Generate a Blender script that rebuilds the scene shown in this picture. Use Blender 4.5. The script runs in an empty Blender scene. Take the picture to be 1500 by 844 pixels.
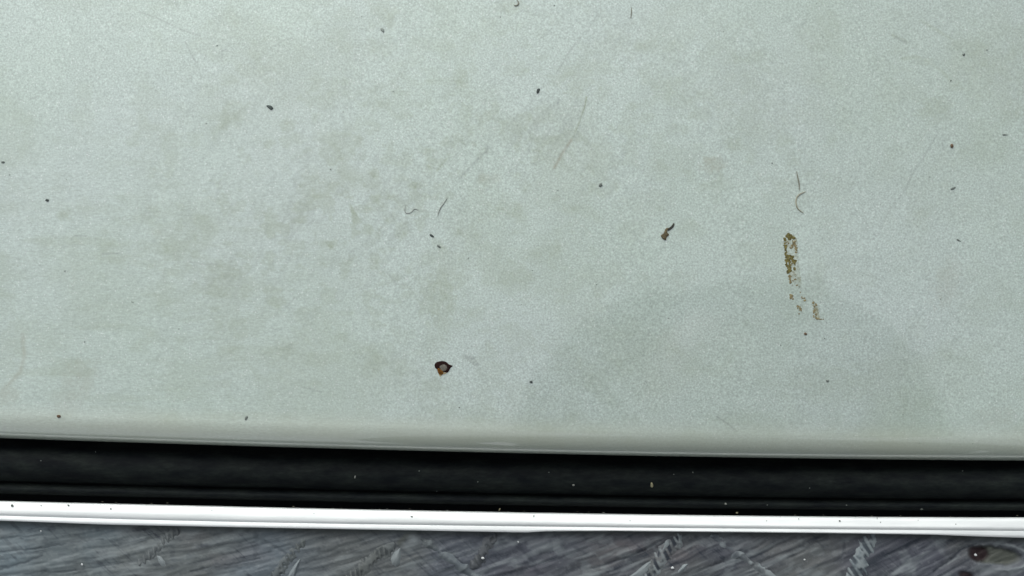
import bpy, bmesh, math, random
import numpy as np
from mathutils import Vector

# ------------------------------------------------------------------ camera, sky, sun, exposure
C = bpy.context.scene.collection
S = 0.0002            # one photo pixel = 0.2 mm on the paint (frame about 30 cm wide)
H = 0.42              # camera height over the paint, metres

cam_d = bpy.data.cameras.new('camera')
cam_d.sensor_width = 36.0
cam_d.lens = 36.0 * H / (1500 * S)
cam_d.clip_start = 0.01
cam_d.clip_end = 100.0
cam = bpy.data.objects.new('camera', cam_d)
cam.location = (0, 0, H)
C.objects.link(cam)
bpy.context.scene.camera = cam

SUN_EL, SUN_AZ = math.radians(44), math.radians(108)      # azimuth measured from +X, light comes from the upper left
w = bpy.data.worlds.new('World'); bpy.context.scene.world = w; w.use_nodes = True
wn, wl = w.node_tree.nodes, w.node_tree.links
bg = wn['Background']; bg.inputs['Strength'].default_value = 0.15
sky = wn.new('ShaderNodeTexSky'); sky.sky_type = 'NISHITA'; sky.sun_disc = False
sky.sun_elevation = SUN_EL; sky.sun_rotation = math.pi / 2 - SUN_AZ
sky.dust_density = 4.0; sky.air_density = 1.0; sky.ozone_density = 1.5
hs = wn.new('ShaderNodeHueSaturation'); hs.inputs['Saturation'].default_value = 0.22
wl.new(sky.outputs[0], hs.inputs['Color']); wl.new(hs.outputs[0], bg.inputs['Color'])

sd = bpy.data.lights.new('sun', 'SUN'); sd.energy = 1.15; sd.angle = math.radians(28); sd.color = (1.0, 0.97, 0.92)
so = bpy.data.objects.new('sun', sd); C.objects.link(so)
sv = Vector((math.cos(SUN_EL) * math.cos(SUN_AZ), math.cos(SUN_EL) * math.sin(SUN_AZ), math.sin(SUN_EL)))
so.rotation_euler = sv.to_track_quat('Z', 'Y').to_euler(); so.location = sv * 5

sc = bpy.context.scene
sc.view_settings.view_transform = 'Standard'; sc.view_settings.look = 'None'
sc.view_settings.gamma = 1; sc.view_settings.use_curve_mapping = False
sc.view_settings.exposure = -0.14

rng = np.random.default_rng(7)
random.seed(7)

# ------------------------------------------------------------------ helpers
def P(px, py, z=0.0):
    """photo pixel -> point at height z (metres)"""
    k = (H - z) / H * S
    return ((px - 750.0) * k, (422.0 - py) * k, z)

def Pn(px, py, z):
    k = (H - z) / H * S
    return np.stack([(px - 750.0) * k, (422.0 - py) * k, z + 0 * px], axis=-1)

def crown(px, py):
    """the slight barrel of the painted panel, metres below its middle"""
    x = (px - 750.0) * S; y = (422.0 - py) * S
    return -(x * x) / 6.0 - (y * y) / 9.0

def curve(pts):
    xs = np.array([p[0] for p in pts], float); ys = np.array([p[1] for p in pts], float)
    def f(x):
        x = np.asarray(x, float)
        r = np.interp(x, xs, ys)
        s0 = (ys[1] - ys[0]) / (xs[1] - xs[0]); s1 = (ys[-1] - ys[-2]) / (xs[-1] - xs[-2])
        r = np.where(x < xs[0], ys[0] + (x - xs[0]) * s0, r)
        return np.where(x > xs[-1], ys[-1] + (x - xs[-1]) * s1, r)
    return f

def smooth_curve(pts, deg=3):
    xs = np.array([p[0] for p in pts], float); ys = np.array([p[1] for p in pts], float)
    c = np.polyfit(xs / 1500, ys, deg); base = lambda x: np.polyval(c, np.asarray(x, float) / 1500)
    dc = np.polyder(c)
    def f(x):
        x = np.asarray(x, float); xc = np.clip(x, -60, 1560)
        return base(xc) + (x - xc) * np.polyval(dc, xc / 1500) / 1500
    return f

EDGE = smooth_curve([(0, 642), (200, 648.5), (400, 655), (600, 660), (800, 665), (1000, 669), (1200, 672), (1500, 675)])
TRIM_TOP = smooth_curve([(0, 734), (200, 738.5), (400, 743), (600, 748), (800, 751.5), (1000, 754), (1200, 756.5), (1500, 758)])
TRIM_GROOVE = smooth_curve([(0, 755), (100, 758), (250, 762), (400, 765), (600, 769), (800, 771), (1000, 773), (1200, 775), (1500, 777.5)])
TRIM_BOTTOM = curve([(0, 763), (60, 765), (150, 768.5), (400, 773.5), (600, 777), (700, 779), (770, 780.3), (800, 778.6),
                     (900, 778), (1100, 780), (1250, 781.6), (1370, 783.5), (1430, 786), (1500, 788)])

def vnoise(x, y, seed):
    r = np.random.default_rng(seed).random((256, 256))
    xi = np.floor(x).astype(int); yi = np.floor(y).astype(int)
    fx = x - xi; fy = y - yi
    fx = fx * fx * (3 - 2 * fx); fy = fy * fy * (3 - 2 * fy)
    a = r[yi % 256, xi % 256]; b = r[yi % 256, (xi + 1) % 256]
    c = r[(yi + 1) % 256, xi % 256]; d = r[(yi + 1) % 256, (xi + 1) % 256]
    return (a * (1 - fx) + b * fx) * (1 - fy) + (c * (1 - fx) + d * fx) * fy

def fbm(x, y, seed, octs=4):
    s = 0; a = 1.0; t = 0
    for o in range(octs):
        s = s + a * vnoise(x * 2 ** o + 17 * o, y * 2 ** o + 31 * o, seed + o); t += a; a *= 0.55
    return s / t

def sstep(a, b, v):
    t = np.clip((v - a) / (b - a), 0, 1)
    return t * t * (3 - 2 * t)

def link(name, me, mat, parent=None):
    o = bpy.data.objects.new(name, me); C.objects.link(o)
    if mat is not None and not len(me.materials): me.materials.append(mat)
    if parent is not None: o.parent = parent
    return o

def grid_mesh(name, V, attrs=None, smooth=True):
    """V: rows x cols x 3"""
    nr, nc = V.shape[:2]
    me = bpy.data.meshes.new(name)
    idx = np.arange(nr * nc).reshape(nr, nc)
    q = np.stack([idx[:-1, :-1], idx[1:, :-1], idx[1:, 1:], idx[:-1, 1:]], -1).reshape(-1, 4)
    me.vertices.add(nr * nc); me.vertices.foreach_set('co', V.reshape(-1).astype(np.float32))
    me.loops.add(q.size); me.loops.foreach_set('vertex_index', q.reshape(-1).astype(np.int32))
    me.polygons.add(len(q)); me.polygons.foreach_set('loop_start', (np.arange(len(q)) * 4).astype(np.int32))
    me.polygons.foreach_set('use_smooth', np.full(len(q), smooth))
    me.update(calc_edges=True)
    for k, a in (attrs or {}).items():
        at = me.attributes.new(k, 'FLOAT', 'POINT'); at.data.foreach_set('value', a.reshape(-1).astype(np.float32))
    return me

def sweep(name, prof, xs, jitter=0.0, seed=1):
    """prof: list of (curve function, dy pixels, z)"""
    rows = []
    for i, (f, dy, z) in enumerate(prof):
        y = f(xs) + dy
        if jitter: y = y + jitter * (fbm(xs / 40.0, 0 * xs + i * 3.3, seed, 3) - 0.5)
        rows.append(Pn(xs, y, np.full(xs.shape, z)))
    return grid_mesh(name, np.stack(rows, 0))

def tag(o, label, cat, group=None):
    o['label'] = label; o['category'] = cat
    if group: o['group'] = group
    return o

# ------------------------------------------------------------------ material helpers
def newmat(name):
    m = bpy.data.materials.new(name); m.use_nodes = True
    nt = m.node_tree; return m, nt, nt.nodes, nt.links, nt.nodes['Principled BSDF']

def noise(nt, vec, scale, detail=2, rough=0.5):
    n = nt.nodes.new('ShaderNodeTexNoise'); n.inputs['Scale'].default_value = scale
    n.inputs['Detail'].default_value = detail; n.inputs['Roughness'].default_value = rough
    if vec is not None: nt.links.new(vec, n.inputs['Vector'])
    return n.outputs['Fac']

def ramp(nt, fac, p0, p1, v0=0.0, v1=1.0):
    r = nt.nodes.new('ShaderNodeMapRange'); r.clamp = True
    for k, v in (('From Min', p0), ('From Max', p1), ('To Min', v0), ('To Max', v1)): r.inputs[k].default_value = v
    nt.links.new(fac, r.inputs['Value']); return r.outputs[0]

def mixc(nt, fac, a, b, mode='MIX'):
    n = nt.nodes.new('ShaderNodeMix'); n.data_type = 'RGBA'; n.blend_type = mode
    if isinstance(fac, (int, float)): n.inputs[0].default_value = fac
    else: nt.links.new(fac, n.inputs[0])
    for i, v in ((6, a), (7, b)):
        if isinstance(v, tuple): n.inputs[i].default_value = (*v, 1)
        else: nt.links.new(v, n.inputs[i])
    return n.outputs[2]

def math_(nt, op, a, b):
    n = nt.nodes.new('ShaderNodeMath'); n.operation = op
    for i, v in ((0, a), (1, b)):
        if isinstance(v, (int, float)): n.inputs[i].default_value = v
        else: nt.links.new(v, n.inputs[i])
    return n.outputs[0]

def mapping(nt, vec, scale=(1, 1, 1), rot=0.0):
    n = nt.nodes.new('ShaderNodeMapping'); n.inputs['Scale'].default_value = scale; n.inputs['Rotation'].default_value = (0, 0, rot)
    nt.links.new(vec, n.inputs['Vector']); return n.outputs[0]

def objc(nt):
    return nt.nodes.new('ShaderNodeTexCoord').outputs['Object']

def attr(nt, name):
    n = nt.nodes.new('ShaderNodeAttribute'); n.attribute_name = name; return n.outputs['Fac']

def bump(nt, h, strength, dist, b):
    n = nt.nodes.new('ShaderNodeBump'); n.inputs['Strength'].default_value = strength; n.inputs['Distance'].default_value = dist
    nt.links.new(h, n.inputs['Height']); nt.links.new(n.outputs[0], b.inputs['Normal'])

def simple(name, col, rough=0.8, var=0.35, scale=2500, metallic=0.0, bstr=0.5):
    m, nt, N, L, b = newmat(name)
    n = noise(nt, objc(nt), scale, 3)
    f = ramp(nt, n, 0.3, 0.7, 1 - var, 1 + var)
    g = N.new('ShaderNodeVectorMath'); g.operation = 'SCALE'; g.inputs[0].default_value = col; L.new(f, g.inputs['Scale'])
    L.new(g.outputs[0], b.inputs['Base Color'])
    b.inputs['Roughness'].default_value = rough; b.inputs['Metallic'].default_value = metallic
    bump(nt, n, bstr, 0.0002, b)
    return m

# --- the pale silver green paint, with flake, dirt film and scuffs
def paint_material():
    m, nt, N, L, b = newmat('silver_green_paint')
    o = objc(nt)
    stretch = mapping(nt, o, (0.38, 1.15, 1))
    side = attr(nt, 'streaky')
    def sn(scale, det=2, r=.5):
        a = noise(nt, o, scale, det, r); c = noise(nt, stretch, scale, det, r)
        return math_(nt, 'ADD', math_(nt, 'MULTIPLY', a, math_(nt, 'SUBTRACT', 1.0, side)), math_(nt, 'MULTIPLY', c, side))
    g1 = sn(1900, 2, .6)
    g2 = sn(420, 3, .6)
    g3 = noise(nt, o, 60, 4, .6)
    g4 = noise(nt, o, 14, 3, .5)
    vor = N.new('ShaderNodeTexVoronoi'); vor.inputs['Scale'].default_value = 1900; L.new(o, vor.inputs['Vector'])
    sep = N.new('ShaderNodeSeparateColor'); L.new(vor.outputs['Color'], sep.inputs[0])
    spark = ramp(nt, sep.outputs[0], 0.92, 0.97)
    dark = ramp(nt, sep.outputs[1], 0.97, 0.995)
    dot = ramp(nt, vor.outputs['Distance'], 0.25, 0.55, 1, 0)
    spark = math_(nt, 'MULTIPLY', spark, dot); dark = math_(nt, 'MULTIPLY', dark, dot)
    base = mixc(nt, ramp(nt, g4, 0.35, 0.65), (0.500, 0.615, 0.550), (0.520, 0.622, 0.585))
    v = math_(nt, 'MULTIPLY', ramp(nt, g1, 0.25, 0.75, 0.72, 1.28), ramp(nt, g2, 0.25, 0.75, 0.955, 1.045))
    v = math_(nt, 'MULTIPLY', v, ramp(nt, g3, 0.3, 0.7, 0.98, 1.02))
    grey = N.new('ShaderNodeCombineColor')
    for i in range(3): L.new(v, grey.inputs[i])
    col = mixc(nt, 1.0, base, grey.outputs[0], 'MULTIPLY')
    col = mixc(nt, math_(nt, 'MULTIPLY', spark, 0.65), col, (0.80, 0.88, 0.85))  # flake glints put into the base colour as bright dots
    col = mixc(nt, math_(nt, 'MULTIPLY', dark, 0.30), col, (0.30, 0.34, 0.30))
    # film of dirt plus painted edge shade (attribute) broken up by noise
    brk = ramp(nt, g2, 0.3, 0.62, 0.55, 1.15)
    col = mixc(nt, math_(nt, 'MULTIPLY', attr(nt, 'dirt'), brk), col, (0.285, 0.345, 0.225))
    col = mixc(nt, math_(nt, 'MULTIPLY', attr(nt, 'brown'), brk), col, (0.31, 0.295, 0.205))
    col = mixc(nt, math_(nt, 'MULTIPLY', attr(nt, 'scuff'), brk), col, (0.25, 0.29, 0.27))
    col = mixc(nt, attr(nt, 'dust'), col, (0.60, 0.655, 0.545))  # cream tint that paints the rolled edge lighter
    L.new(col, b.inputs['Base Color'])
    b.inputs['Metallic'].default_value = 0.22
    b.inputs['Roughness'].default_value = 0.42
    b.inputs['Specular IOR Level'].default_value = 0.35
    b.inputs['Coat Weight'].default_value = 1.0
    b.inputs['Coat Roughness'].default_value = 0.05
    b.inputs['Coat IOR'].default_value = 2.2
    bump(nt, g1, 0.12, 0.0003, b)
    cb = N.new('ShaderNodeBump'); cb.inputs['Strength'].default_value = 0.05; cb.inputs['Distance'].default_value = 0.0003
    L.new(g2, cb.inputs['Height']); L.new(cb.outputs[0], b.inputs['Coat Normal'])
    return m
paint = paint_material()

def rubber_material():
    m, nt, N, L, b = newmat('weathered_black_rubber')
    o = mapping(nt, objc(nt), (0.35, 1, 1))
    n1 = noise(nt, o, 260, 5, .65); n2 = noise(nt, o, 1500, 2, .6)
    dust = math_(nt, 'MULTIPLY', ramp(nt, n1, 0.38, 0.72), ramp(nt, n2, 0.3, 0.7, 0.4, 1.0))
    col = mixc(nt, dust, (0.0020, 0.0040, 0.0055), (0.0190, 0.0260, 0.0225))
    L.new(col, b.inputs['Base Color']); b.inputs['Roughness'].default_value = 0.75
    b.inputs['Specular IOR Level'].default_value = 0.15
    bump(nt, n1, 0.6, 0.0008, b)
    return m
rubber = rubber_material()
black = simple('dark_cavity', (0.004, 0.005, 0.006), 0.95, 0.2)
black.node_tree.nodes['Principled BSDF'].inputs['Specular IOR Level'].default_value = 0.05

def trim_material():
    m, nt, N, L, b = newmat('bright_anodised_metal')
    o = mapping(nt, objc(nt), (0.12, 1, 1))
    n1 = noise(nt, o, 500, 4, .6); n2 = noise(nt, o, 90, 3, .5)
    L.new(mixc(nt, ramp(nt, n1, .35, .7), (0.80, 0.85, 0.845), (0.70, 0.75, 0.75)), b.inputs['Base Color'])
    b.inputs['Metallic'].default_value = 0.35
    L.new(ramp(nt, n2, .3, .7, .42, .54), b.inputs['Roughness'])
    bump(nt, n2, 0.15, 0.0008, b)
    return m
bright = trim_material()

def sheet_material(name='scuffed_slate_sheet'):
    m, nt, N, L, b = newmat(name)
    o = objc(nt)
    st = mapping(nt, mapping(nt, o, (1, 1, 1), math.radians(-22)), (0.16, 1, 1))
    st2 = mapping(nt, mapping(nt, o, (1, 1, 1), math.radians(-30)), (0.3, 1, 1))
    n1 = noise(nt, st, 520, 4, .6); n2 = noise(nt, st2, 190, 4, .6); n3 = noise(nt, o, 26, 3, .55); n4 = noise(nt, o, 900, 3, .6)
    red = noise(nt, mapping(nt, o, (0.7, 1.6, 1)), 34, 2, .5)
    col = mixc(nt, attr(nt, 'shift'), (0.138, 0.180, 0.200), (0.074, 0.080, 0.100))
    col = mixc(nt, math_(nt, 'MULTIPLY', ramp(nt, n3, .40, .60), .70), col, (0.100, 0.110, 0.104))
    col = mixc(nt, math_(nt, 'MULTIPLY', ramp(nt, red, .58, .75), .45), col, (0.15, 0.115, 0.125))
    col = mixc(nt, math_(nt, 'MULTIPLY', ramp(nt, n1, .54, .76), .14), col, (0.052, 0.062, 0.075))
    col = mixc(nt, math_(nt, 'MULTIPLY', ramp(nt, n2, .52, .72), .12), col, (0.235, 0.275, 0.290))
    col = mixc(nt, math_(nt, 'MULTIPLY', ramp(nt, n4, .55, .75), .25), col, (0.26, 0.29, 0.30))
    col = mixc(nt, attr(nt, 'dark'), col, (0.028, 0.036, 0.048))
    col = mixc(nt, attr(nt, 'pale'), col, (0.245, 0.285, 0.295))
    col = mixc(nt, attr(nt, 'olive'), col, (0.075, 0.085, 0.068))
    col = mixc(nt, attr(nt, 'maroon'), col, (0.020, 0.010, 0.012))
    L.new(col, b.inputs['Base Color'])
    b.inputs['Roughness'].default_value = 0.62
    b.inputs['Specular IOR Level'].default_value = 0.3
    h = math_(nt, 'ADD', n2, math_(nt, 'MULTIPLY', n1, -0.7))
    bump(nt, h, 0.12, 0.0008, b)
    return m
slate = sheet_material()

# ------------------------------------------------------------------ painted panel
xs = np.concatenate([np.arange(-1300, -20, 16.0), np.arange(-20, 1521, 1.5), np.arange(1536, 2800, 16.0)])
R = 36.0
dflat = np.concatenate([np.arange(1500, 690, -14.0), np.arange(689, R, -1.5)])
th = np.linspace(0, math.pi / 2, 34)
droll = R * (1 - np.sin(th)); zroll = -0.0066 * (1 - np.cos(th) ** 0.9)
d_all = np.concatenate([dflat, droll]); z_all = np.concatenate([np.zeros(len(dflat)), zroll])
X, D = np.meshgrid(xs, d_all)
Z0 = np.repeat(z_all[:, None], len(xs), 1)
Y = EDGE(X) - D
ZC = crown(X, np.minimum(Y, EDGE(X)))
# faint panel waviness, broad dents
wav = 0.00025 * (fbm(X / 170.0 + 5, Y / 150.0 + 9, 21, 2) - 0.5)
Zs = Z0 + ZC + wav
V = Pn(X, Y, Zs)
# hem folded under the edge
hem = []
for dd, dz in ((0.0, -0.0080), (2.0, -0.0090), (14.0, -0.0092), (60.0, -0.0092)):
    yy = EDGE(xs) - dd
    hem.append(Pn(xs, yy, dz + crown(xs, yy)))
V = np.concatenate([V, np.stack(hem, 0)], 0)

def seg_mask(px, py, x0, y0, x1, y1, w0, w1=None):
    w1 = w0 if w1 is None else w1
    dx, dy = x1 - x0, y1 - y0; L2 = dx * dx + dy * dy + 1e-9
    t = np.clip(((px - x0) * dx + (py - y0) * dy) / L2, 0, 1)
    dist = np.hypot(px - (x0 + t * dx), py - (y0 + t * dy))
    wd = w0 + (w1 - w0) * t
    return np.exp(-(dist / wd) ** 2)

def add_poly(A, pts, width, strength):
    for i in range(len(pts) - 1):
        (x0, y0), (x1, y1) = pts[i], pts[i + 1]
        sel = (X > min(x0, x1) - 12) & (X < max(x0, x1) + 12) & (Y > min(y0, y1) - 12) & (Y < max(y0, y1) + 12)
        A[sel] = np.maximum(A[sel], 1.35 * strength * seg_mask(X[sel], Y[sel], x0, y0, x1, y1, width))

def blob(A, cx, cy, rx, ry, strength, ang=0.0, seed=0, edge=0.95, soft=0.35):
    m = 2.2 * max(rx, ry)
    sel = (np.abs(X - cx) < m) & (np.abs(Y - cy) < m)
    x = X[sel] - cx; y = Y[sel] - cy
    c, s = math.cos(ang), math.sin(ang)
    u = (x * c + y * s) / rx; v = (-x * s + y * c) / ry
    r = np.hypot(u, v)
    n = fbm(X[sel] / max(4.0, rx * .3) + seed * 1.7, Y[sel] / max(4.0, ry * .3) + seed * 3.1, 50 + seed, 4)
    f = sstep(1 + soft, 1 - soft, r + edge * 2 * (n - 0.5))
    A[sel] = np.maximum(A[sel], 1.3 * strength * f * (0.55 + 0.45 * sstep(.35, .6, n)))

def tri(A, pts, strength, soft=1.6):
    xs_ = [p[0] for p in pts]; ys_ = [p[1] for p in pts]
    sel = (X > min(xs_) - 6) & (X < max(xs_) + 6) & (Y > min(ys_) - 6) & (Y < max(ys_) + 6)
    x = X[sel] + 2.5 * (fbm(X[sel] / 5, Y[sel] / 5, 61, 2) - .5); y = Y[sel]
    area = sum(pts[i][0] * pts[(i + 1) % len(pts)][1] - pts[(i + 1) % len(pts)][0] * pts[i][1] for i in range(len(pts)))
    sg = 1 if area > 0 else -1
    f = np.ones_like(x)
    for i in range(len(pts)):
        (x0, y0), (x1, y1) = pts[i], pts[(i + 1) % len(pts)]
        dd = sg * ((x1 - x0) * (y - y0) - (y1 - y0) * (x - x0)) / math.hypot(x1 - x0, y1 - y0)
        f = f * sstep(-soft, soft, dd)
    A[sel] = np.maximum(A[sel], strength * f)

dirt = np.zeros_like(X); brown = np.zeros_like(X); scuff = np.zeros_like(X)
# broad uneven dirt film
f1 = fbm(X / 120.0, Y / 90.0, 3, 5)
dirt += 0.15 * sstep(.47, .70, f1)
f2 = fbm(X / 42.0 + 40, Y / 34.0 + 7, 9, 5)
mid = np.exp(-(((X - 560) / 420) ** 2 + ((Y - 300) / 260) ** 2))
dirt += (0.08 + 0.16 * mid) * sstep(.53, .68, f2)
f3 = fbm(X / 90.0 + 11, Y / 16.0, 14, 5)
dirt += 0.16 * sstep(.50, .66, f3) * sstep(620, 250, X) * sstep(230, 360, Y)
f4 = fbm(X / 22.0 + 3, Y / 17.0 + 29, 301, 5)
zone = np.clip(np.exp(-(((X - 470) / 330) ** 2 + ((Y - 330) / 210) ** 2)) + .7 * np.exp(-(((X - 820) / 170) ** 2 + ((Y - 160) / 130) ** 2)) + .6 * np.exp(-(((X - 1090) / 130) ** 2 + ((Y - 190) / 110) ** 2)), 0, 1)
dirt += 0.26 * sstep(.57, .64, f4) * zone
f5 = fbm((X + Y * .5) / 9.0, (Y - X * .5) / 30.0, 311, 4)
scuff += 0.16 * sstep(.60, .68, f5) * zone
# the clouded, slightly greener right side
dirt += 0.10 * sstep(900, 1350, X) * sstep(450, 100, Y) * (0.5 + f1)
dirt += 0.12 * sstep(600, 660, Y) * (0.6 + 0.8 * f1)  # warm darkening along the rolled edge, shade put into the colour
dust = 0.62 * sstep(60, 12, EDGE(X) - Y) * (0.75 + 0.5 * f1)  # painted light: pale cream lifts the rolled edge out of its shade
# smudges: (x, y, rx, ry, strength, angle)
for i, (cx, cy, rx, ry, st, an) in enumerate([
        (1075, 210, 13, 10, .30, 0), (460, 275, 22, 24, .30, .2), (446, 300, 24, 9, .36, -.3), (590, 338, 9, 14, .34, .5),
        (645, 432, 26, 46, .34, .1), (660, 405, 30, 24, .20, 0), (676, 116, 12, 14, .32, 0), (682, 165, 12, 18, .22, 0), (420, 184, 12, 10, .32, -.4),
        (393, 211, 9, 6, .34, -.3), (760, 180, 30, 10, .22, -.2), (850, 105, 42, 12, .24, -.25), (845, 130, 12, 16, .24, 0),
        (900, 60, 26, 18, .16, -.5), (855, 222, 26, 8, .22, 0), (328, 395, 30, 10, .38, .12), (345, 404, 12, 6, .40, 0), (255, 398, 26, 8, .22, -.1),
        (412, 522, 14, 24, .26, 0), (462, 485, 32, 34, .20, .2), (455, 528, 16, 14, .28, .3), (300, 540, 40, 14, .16, 0), (1095, 120, 52, 48, .16, 0), (1110, 175, 60, 34, .18, 0),
        (1150, 205, 14, 10, .26, 0), (1370, 160, 28, 22, .26, 0), (1478, 160, 32, 26, .24, 0), (1400, 125, 16, 10, .28, 0), (1355, 90, 30, 8, .22, .1),
        (94, 314, 10, 8, .34, -.3), (250, 355, 16, 12, .22, 0), (562, 18, 20, 16, .26, 0), (572, 30, 8, 14, .26, .2), (1010, 330, 16, 10, .2, 0),
        (746, 10, 24, 10, .22, 0), (700, 330, 40, 60, .10, 0), (640, 500, 20, 14, .16, 0), (215, 240, 60, 8, .10, 0), (1230, 560, 90, 30, .12, 0),
        (1100, 620, 60, 16, .14, 0), (820, 400, 40, 46, .10, 0), (20, 500, 26, 40, .18, .3), (70, 500, 26, 22, .14, 0), (945, 300, 40, 20, .12, 0)]):
    blob(dirt, cx, cy, rx, ry, st, an, seed=i, soft=0.28)
tri(dirt, [(511, 295), (531, 326), (517, 329)], .55)
tri(dirt, [(428, 316), (452, 296), (478, 302)], .34)
for i, (cx, cy, rx, ry, st, an) in enumerate([
        (1044, 241, 17, 13, .26, .1), (1385, 418, 20, 36, .14, .2), (1400, 395, 14, 14, .10, 0), (112, 565, 24, 36, .15, .4), (100, 590, 16, 22, .13, .3),
        (10, 578, 16, 14, .22, 0), (1460, 610, 30, 14, .08, 0), (240, 340, 20, 10, .06, 0), (725, 262, 10, 8, .12, 0), (706, 260, 6, 7, .20, 0)]):
    blob(brown, cx, cy, rx, ry, st, an, seed=60 + i, soft=0.35)
add_poly(brown, [(33, 490), (36, 520), (30, 545), (14, 562), (-4, 582)], 3.4, .22)
# straw-coloured scrape lines
add_poly(brown, [(812, 246), (824, 224), (837, 205)], 1.9, .46)
add_poly(dirt, [(837, 205), (847, 183), (857, 155), (859, 142)], 1.3, .60)
add_poly(scuff, [(876, 20), (868, 34), (862, 40)], 1.2, .28)
add_poly(scuff, [(851, 54), (834, 76), (826, 90), (815, 107)], 1.1, .36)
add_poly(scuff, [(786, 138), (776, 152)], .9, .22)
add_poly(scuff, [(758, 168), (742, 190)], 1.1, .22)
add_poly(scuff, [(714, 218), (711, 223), (694, 239), (680, 254), (672, 262)], 1.4, .38)
add_poly(scuff, [(714, 215), (712, 224)], 2.2, .42)
add_poly(scuff, [(806, 190), (797, 204)], 1.4, .34)
add_poly(scuff, [(818, 146), (817, 154)], 1.9, .46)
add_poly(dirt, [(640, 250), (655, 232)], 1.6, .4)
add_poly(scuff, [(1372, 198), (1352, 232), (1336, 256), (1327, 277)], 1.2, .30)
add_poly(scuff, [(1327, 277), (1306, 304), (1290, 332)], 1.6, .15)
add_poly(scuff, [(1380, 206), (1382, 220)], 1.1, .30)
add_poly(scuff, [(205, 18), (232, 27), (249, 36), (270, 45), (292, 52)], 1.1, .34)
add_poly(scuff, [(272, 62), (278, 76), (287, 91)], 1.2, .32)
add_poly(scuff, [(325, 88), (325, 75), (332, 73), (338, 77)], .9, .28)
add_poly(scuff, [(1050, 610), (1066, 621), (1080, 632)], 1.1, .42)
add_poly(scuff, [(1312, 54), (1327, 62)], 2.0, .30)
add_poly(dirt, [(1308, 52), (1330, 62)], 3.0, .30)
add_poly(dirt, [(1322, 86), (1345, 84), (1362, 92), (1380, 104), (1392, 118)], 3.6, .26)
add_poly(dirt, [(1348, 30), (1362, 38), (1398, 60)], 3.0, .26)
add_poly(scuff, [(1103, 170), (1110, 190)], .9, .2)
add_poly(scuff, [(450, 330), (460, 322)], 1.5, .34)
add_poly(scuff, [(424, 354), (437, 332), (445, 326)], 1.3, .20)
add_poly(scuff, [(45, 145), (56, 141)], 1.2, .30)
add_poly(scuff, [(150, 372), (176, 371)], 1.1, .34)
add_poly(scuff, [(110, 345), (127, 346)], 1.0, .34)
add_poly(scuff, [(100, 359), (122, 359)], 1.0, .18)
add_poly(scuff, [(70, 138), (108, 137)], 1.1, .12)
add_poly(scuff, [(278, 384), (300, 388), (318, 386)], 1.2, .24)
add_poly(scuff, [(418, 452), (432, 436)], 1.1, .22)
add_poly(scuff, [(418, 448), (424, 455)], 1.1, .2)
add_poly(scuff, [(445, 567), (470, 574)], 1.1, .24)
add_poly(scuff, [(566, 398), (580, 416), (594, 417)], 1.2, .22)
add_poly(scuff, [(645, 38), (650, 34), (658, 37)], 1.1, .24)
add_poly(scuff, [(548, 136), (556, 126)], 1.2, .24)
add_poly(scuff, [(790, 230), (790, 238), (780, 240)], 1.1, .20)
add_poly(dirt, [(536, 302), (560, 280)], 2.5, .24)
add_poly(dirt, [(1000, 160), (1040, 130)], 2.0, .12)
add_poly(scuff, [(900, 38), (925, 34)], 1.2, .22)
for _ in range(170):          # hairline swirl scratches from washing
    x0, y0 = rng.uniform(-10, 1510), rng.uniform(-10, 610); a = rng.uniform(-.25, .25) if x0 < 500 else rng.uniform(0, math.pi)
    l = rng.uniform(8, 46); b_ = rng.uniform(-.4, .4)
    add_poly(scuff, [(x0, y0), (x0 + l * .5 * math.cos(a), y0 - l * .5 * math.sin(a)), (x0 + l * math.cos(a + b_), y0 - l * math.sin(a + b_))], .8, rng.uniform(.05, .17))
# grey scuff beside the chip
n_ = 0
for (cx, cy, rx, ry, st, an) in ((682, 523, 5.5, 3.2, .40, .55), (691, 527, 7.5, 4.8, .34, .55), (697, 533, 5.2, 3.6, .46, .4), (692, 524, 4, 2, .5, .3)):
    blob(scuff, cx, cy, rx, ry, st, an, seed=90 + n_, soft=.2, edge=.25); n_ += 1
streaky = sstep(700, 350, X) * sstep(60, 300, Y) * .5 + 0.45 * sstep(590, 640, Y)
streaky = np.clip(streaky, 0, 1)
pad = lambda A: np.concatenate([A, np.zeros((4, len(xs)))], 0)
me = grid_mesh('painted_panel', V, {'dirt': pad(np.clip(dirt, 0, .8)), 'brown': pad(brown), 'scuff': pad(scuff), 'streaky': pad(streaky), 'dust': pad(dust)})
panel = link('painted_panel', me, paint)
tag(panel, 'pale silver green painted car body panel with a rolled lower edge, dusty and speckled', 'car panel')

def zsurf(px, py):
    d = float(EDGE(px)) - py
    z = float(crown(px, py))
    z += 0.00025 * (float(fbm(np.array(px / 170.0 + 5), np.array(py / 150.0 + 9), 21, 2)) - 0.5)
    if d < R:
        s = min(1.0, max(0.0, 1 - d / R)); t = math.asin(s); z += -0.0066 * (1 - max(math.cos(t), 0) ** 0.9)
    return z

# ------------------------------------------------------------------ rubber seal in the gap
xw = np.concatenate([np.arange(-1300, -20, 20.0), np.arange(-20, 1521, 4.0), np.arange(1540, 2800, 20.0)])
def lerp(t):
    return lambda x: EDGE(x) * (1 - t) + TRIM_TOP(x) * t
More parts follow.
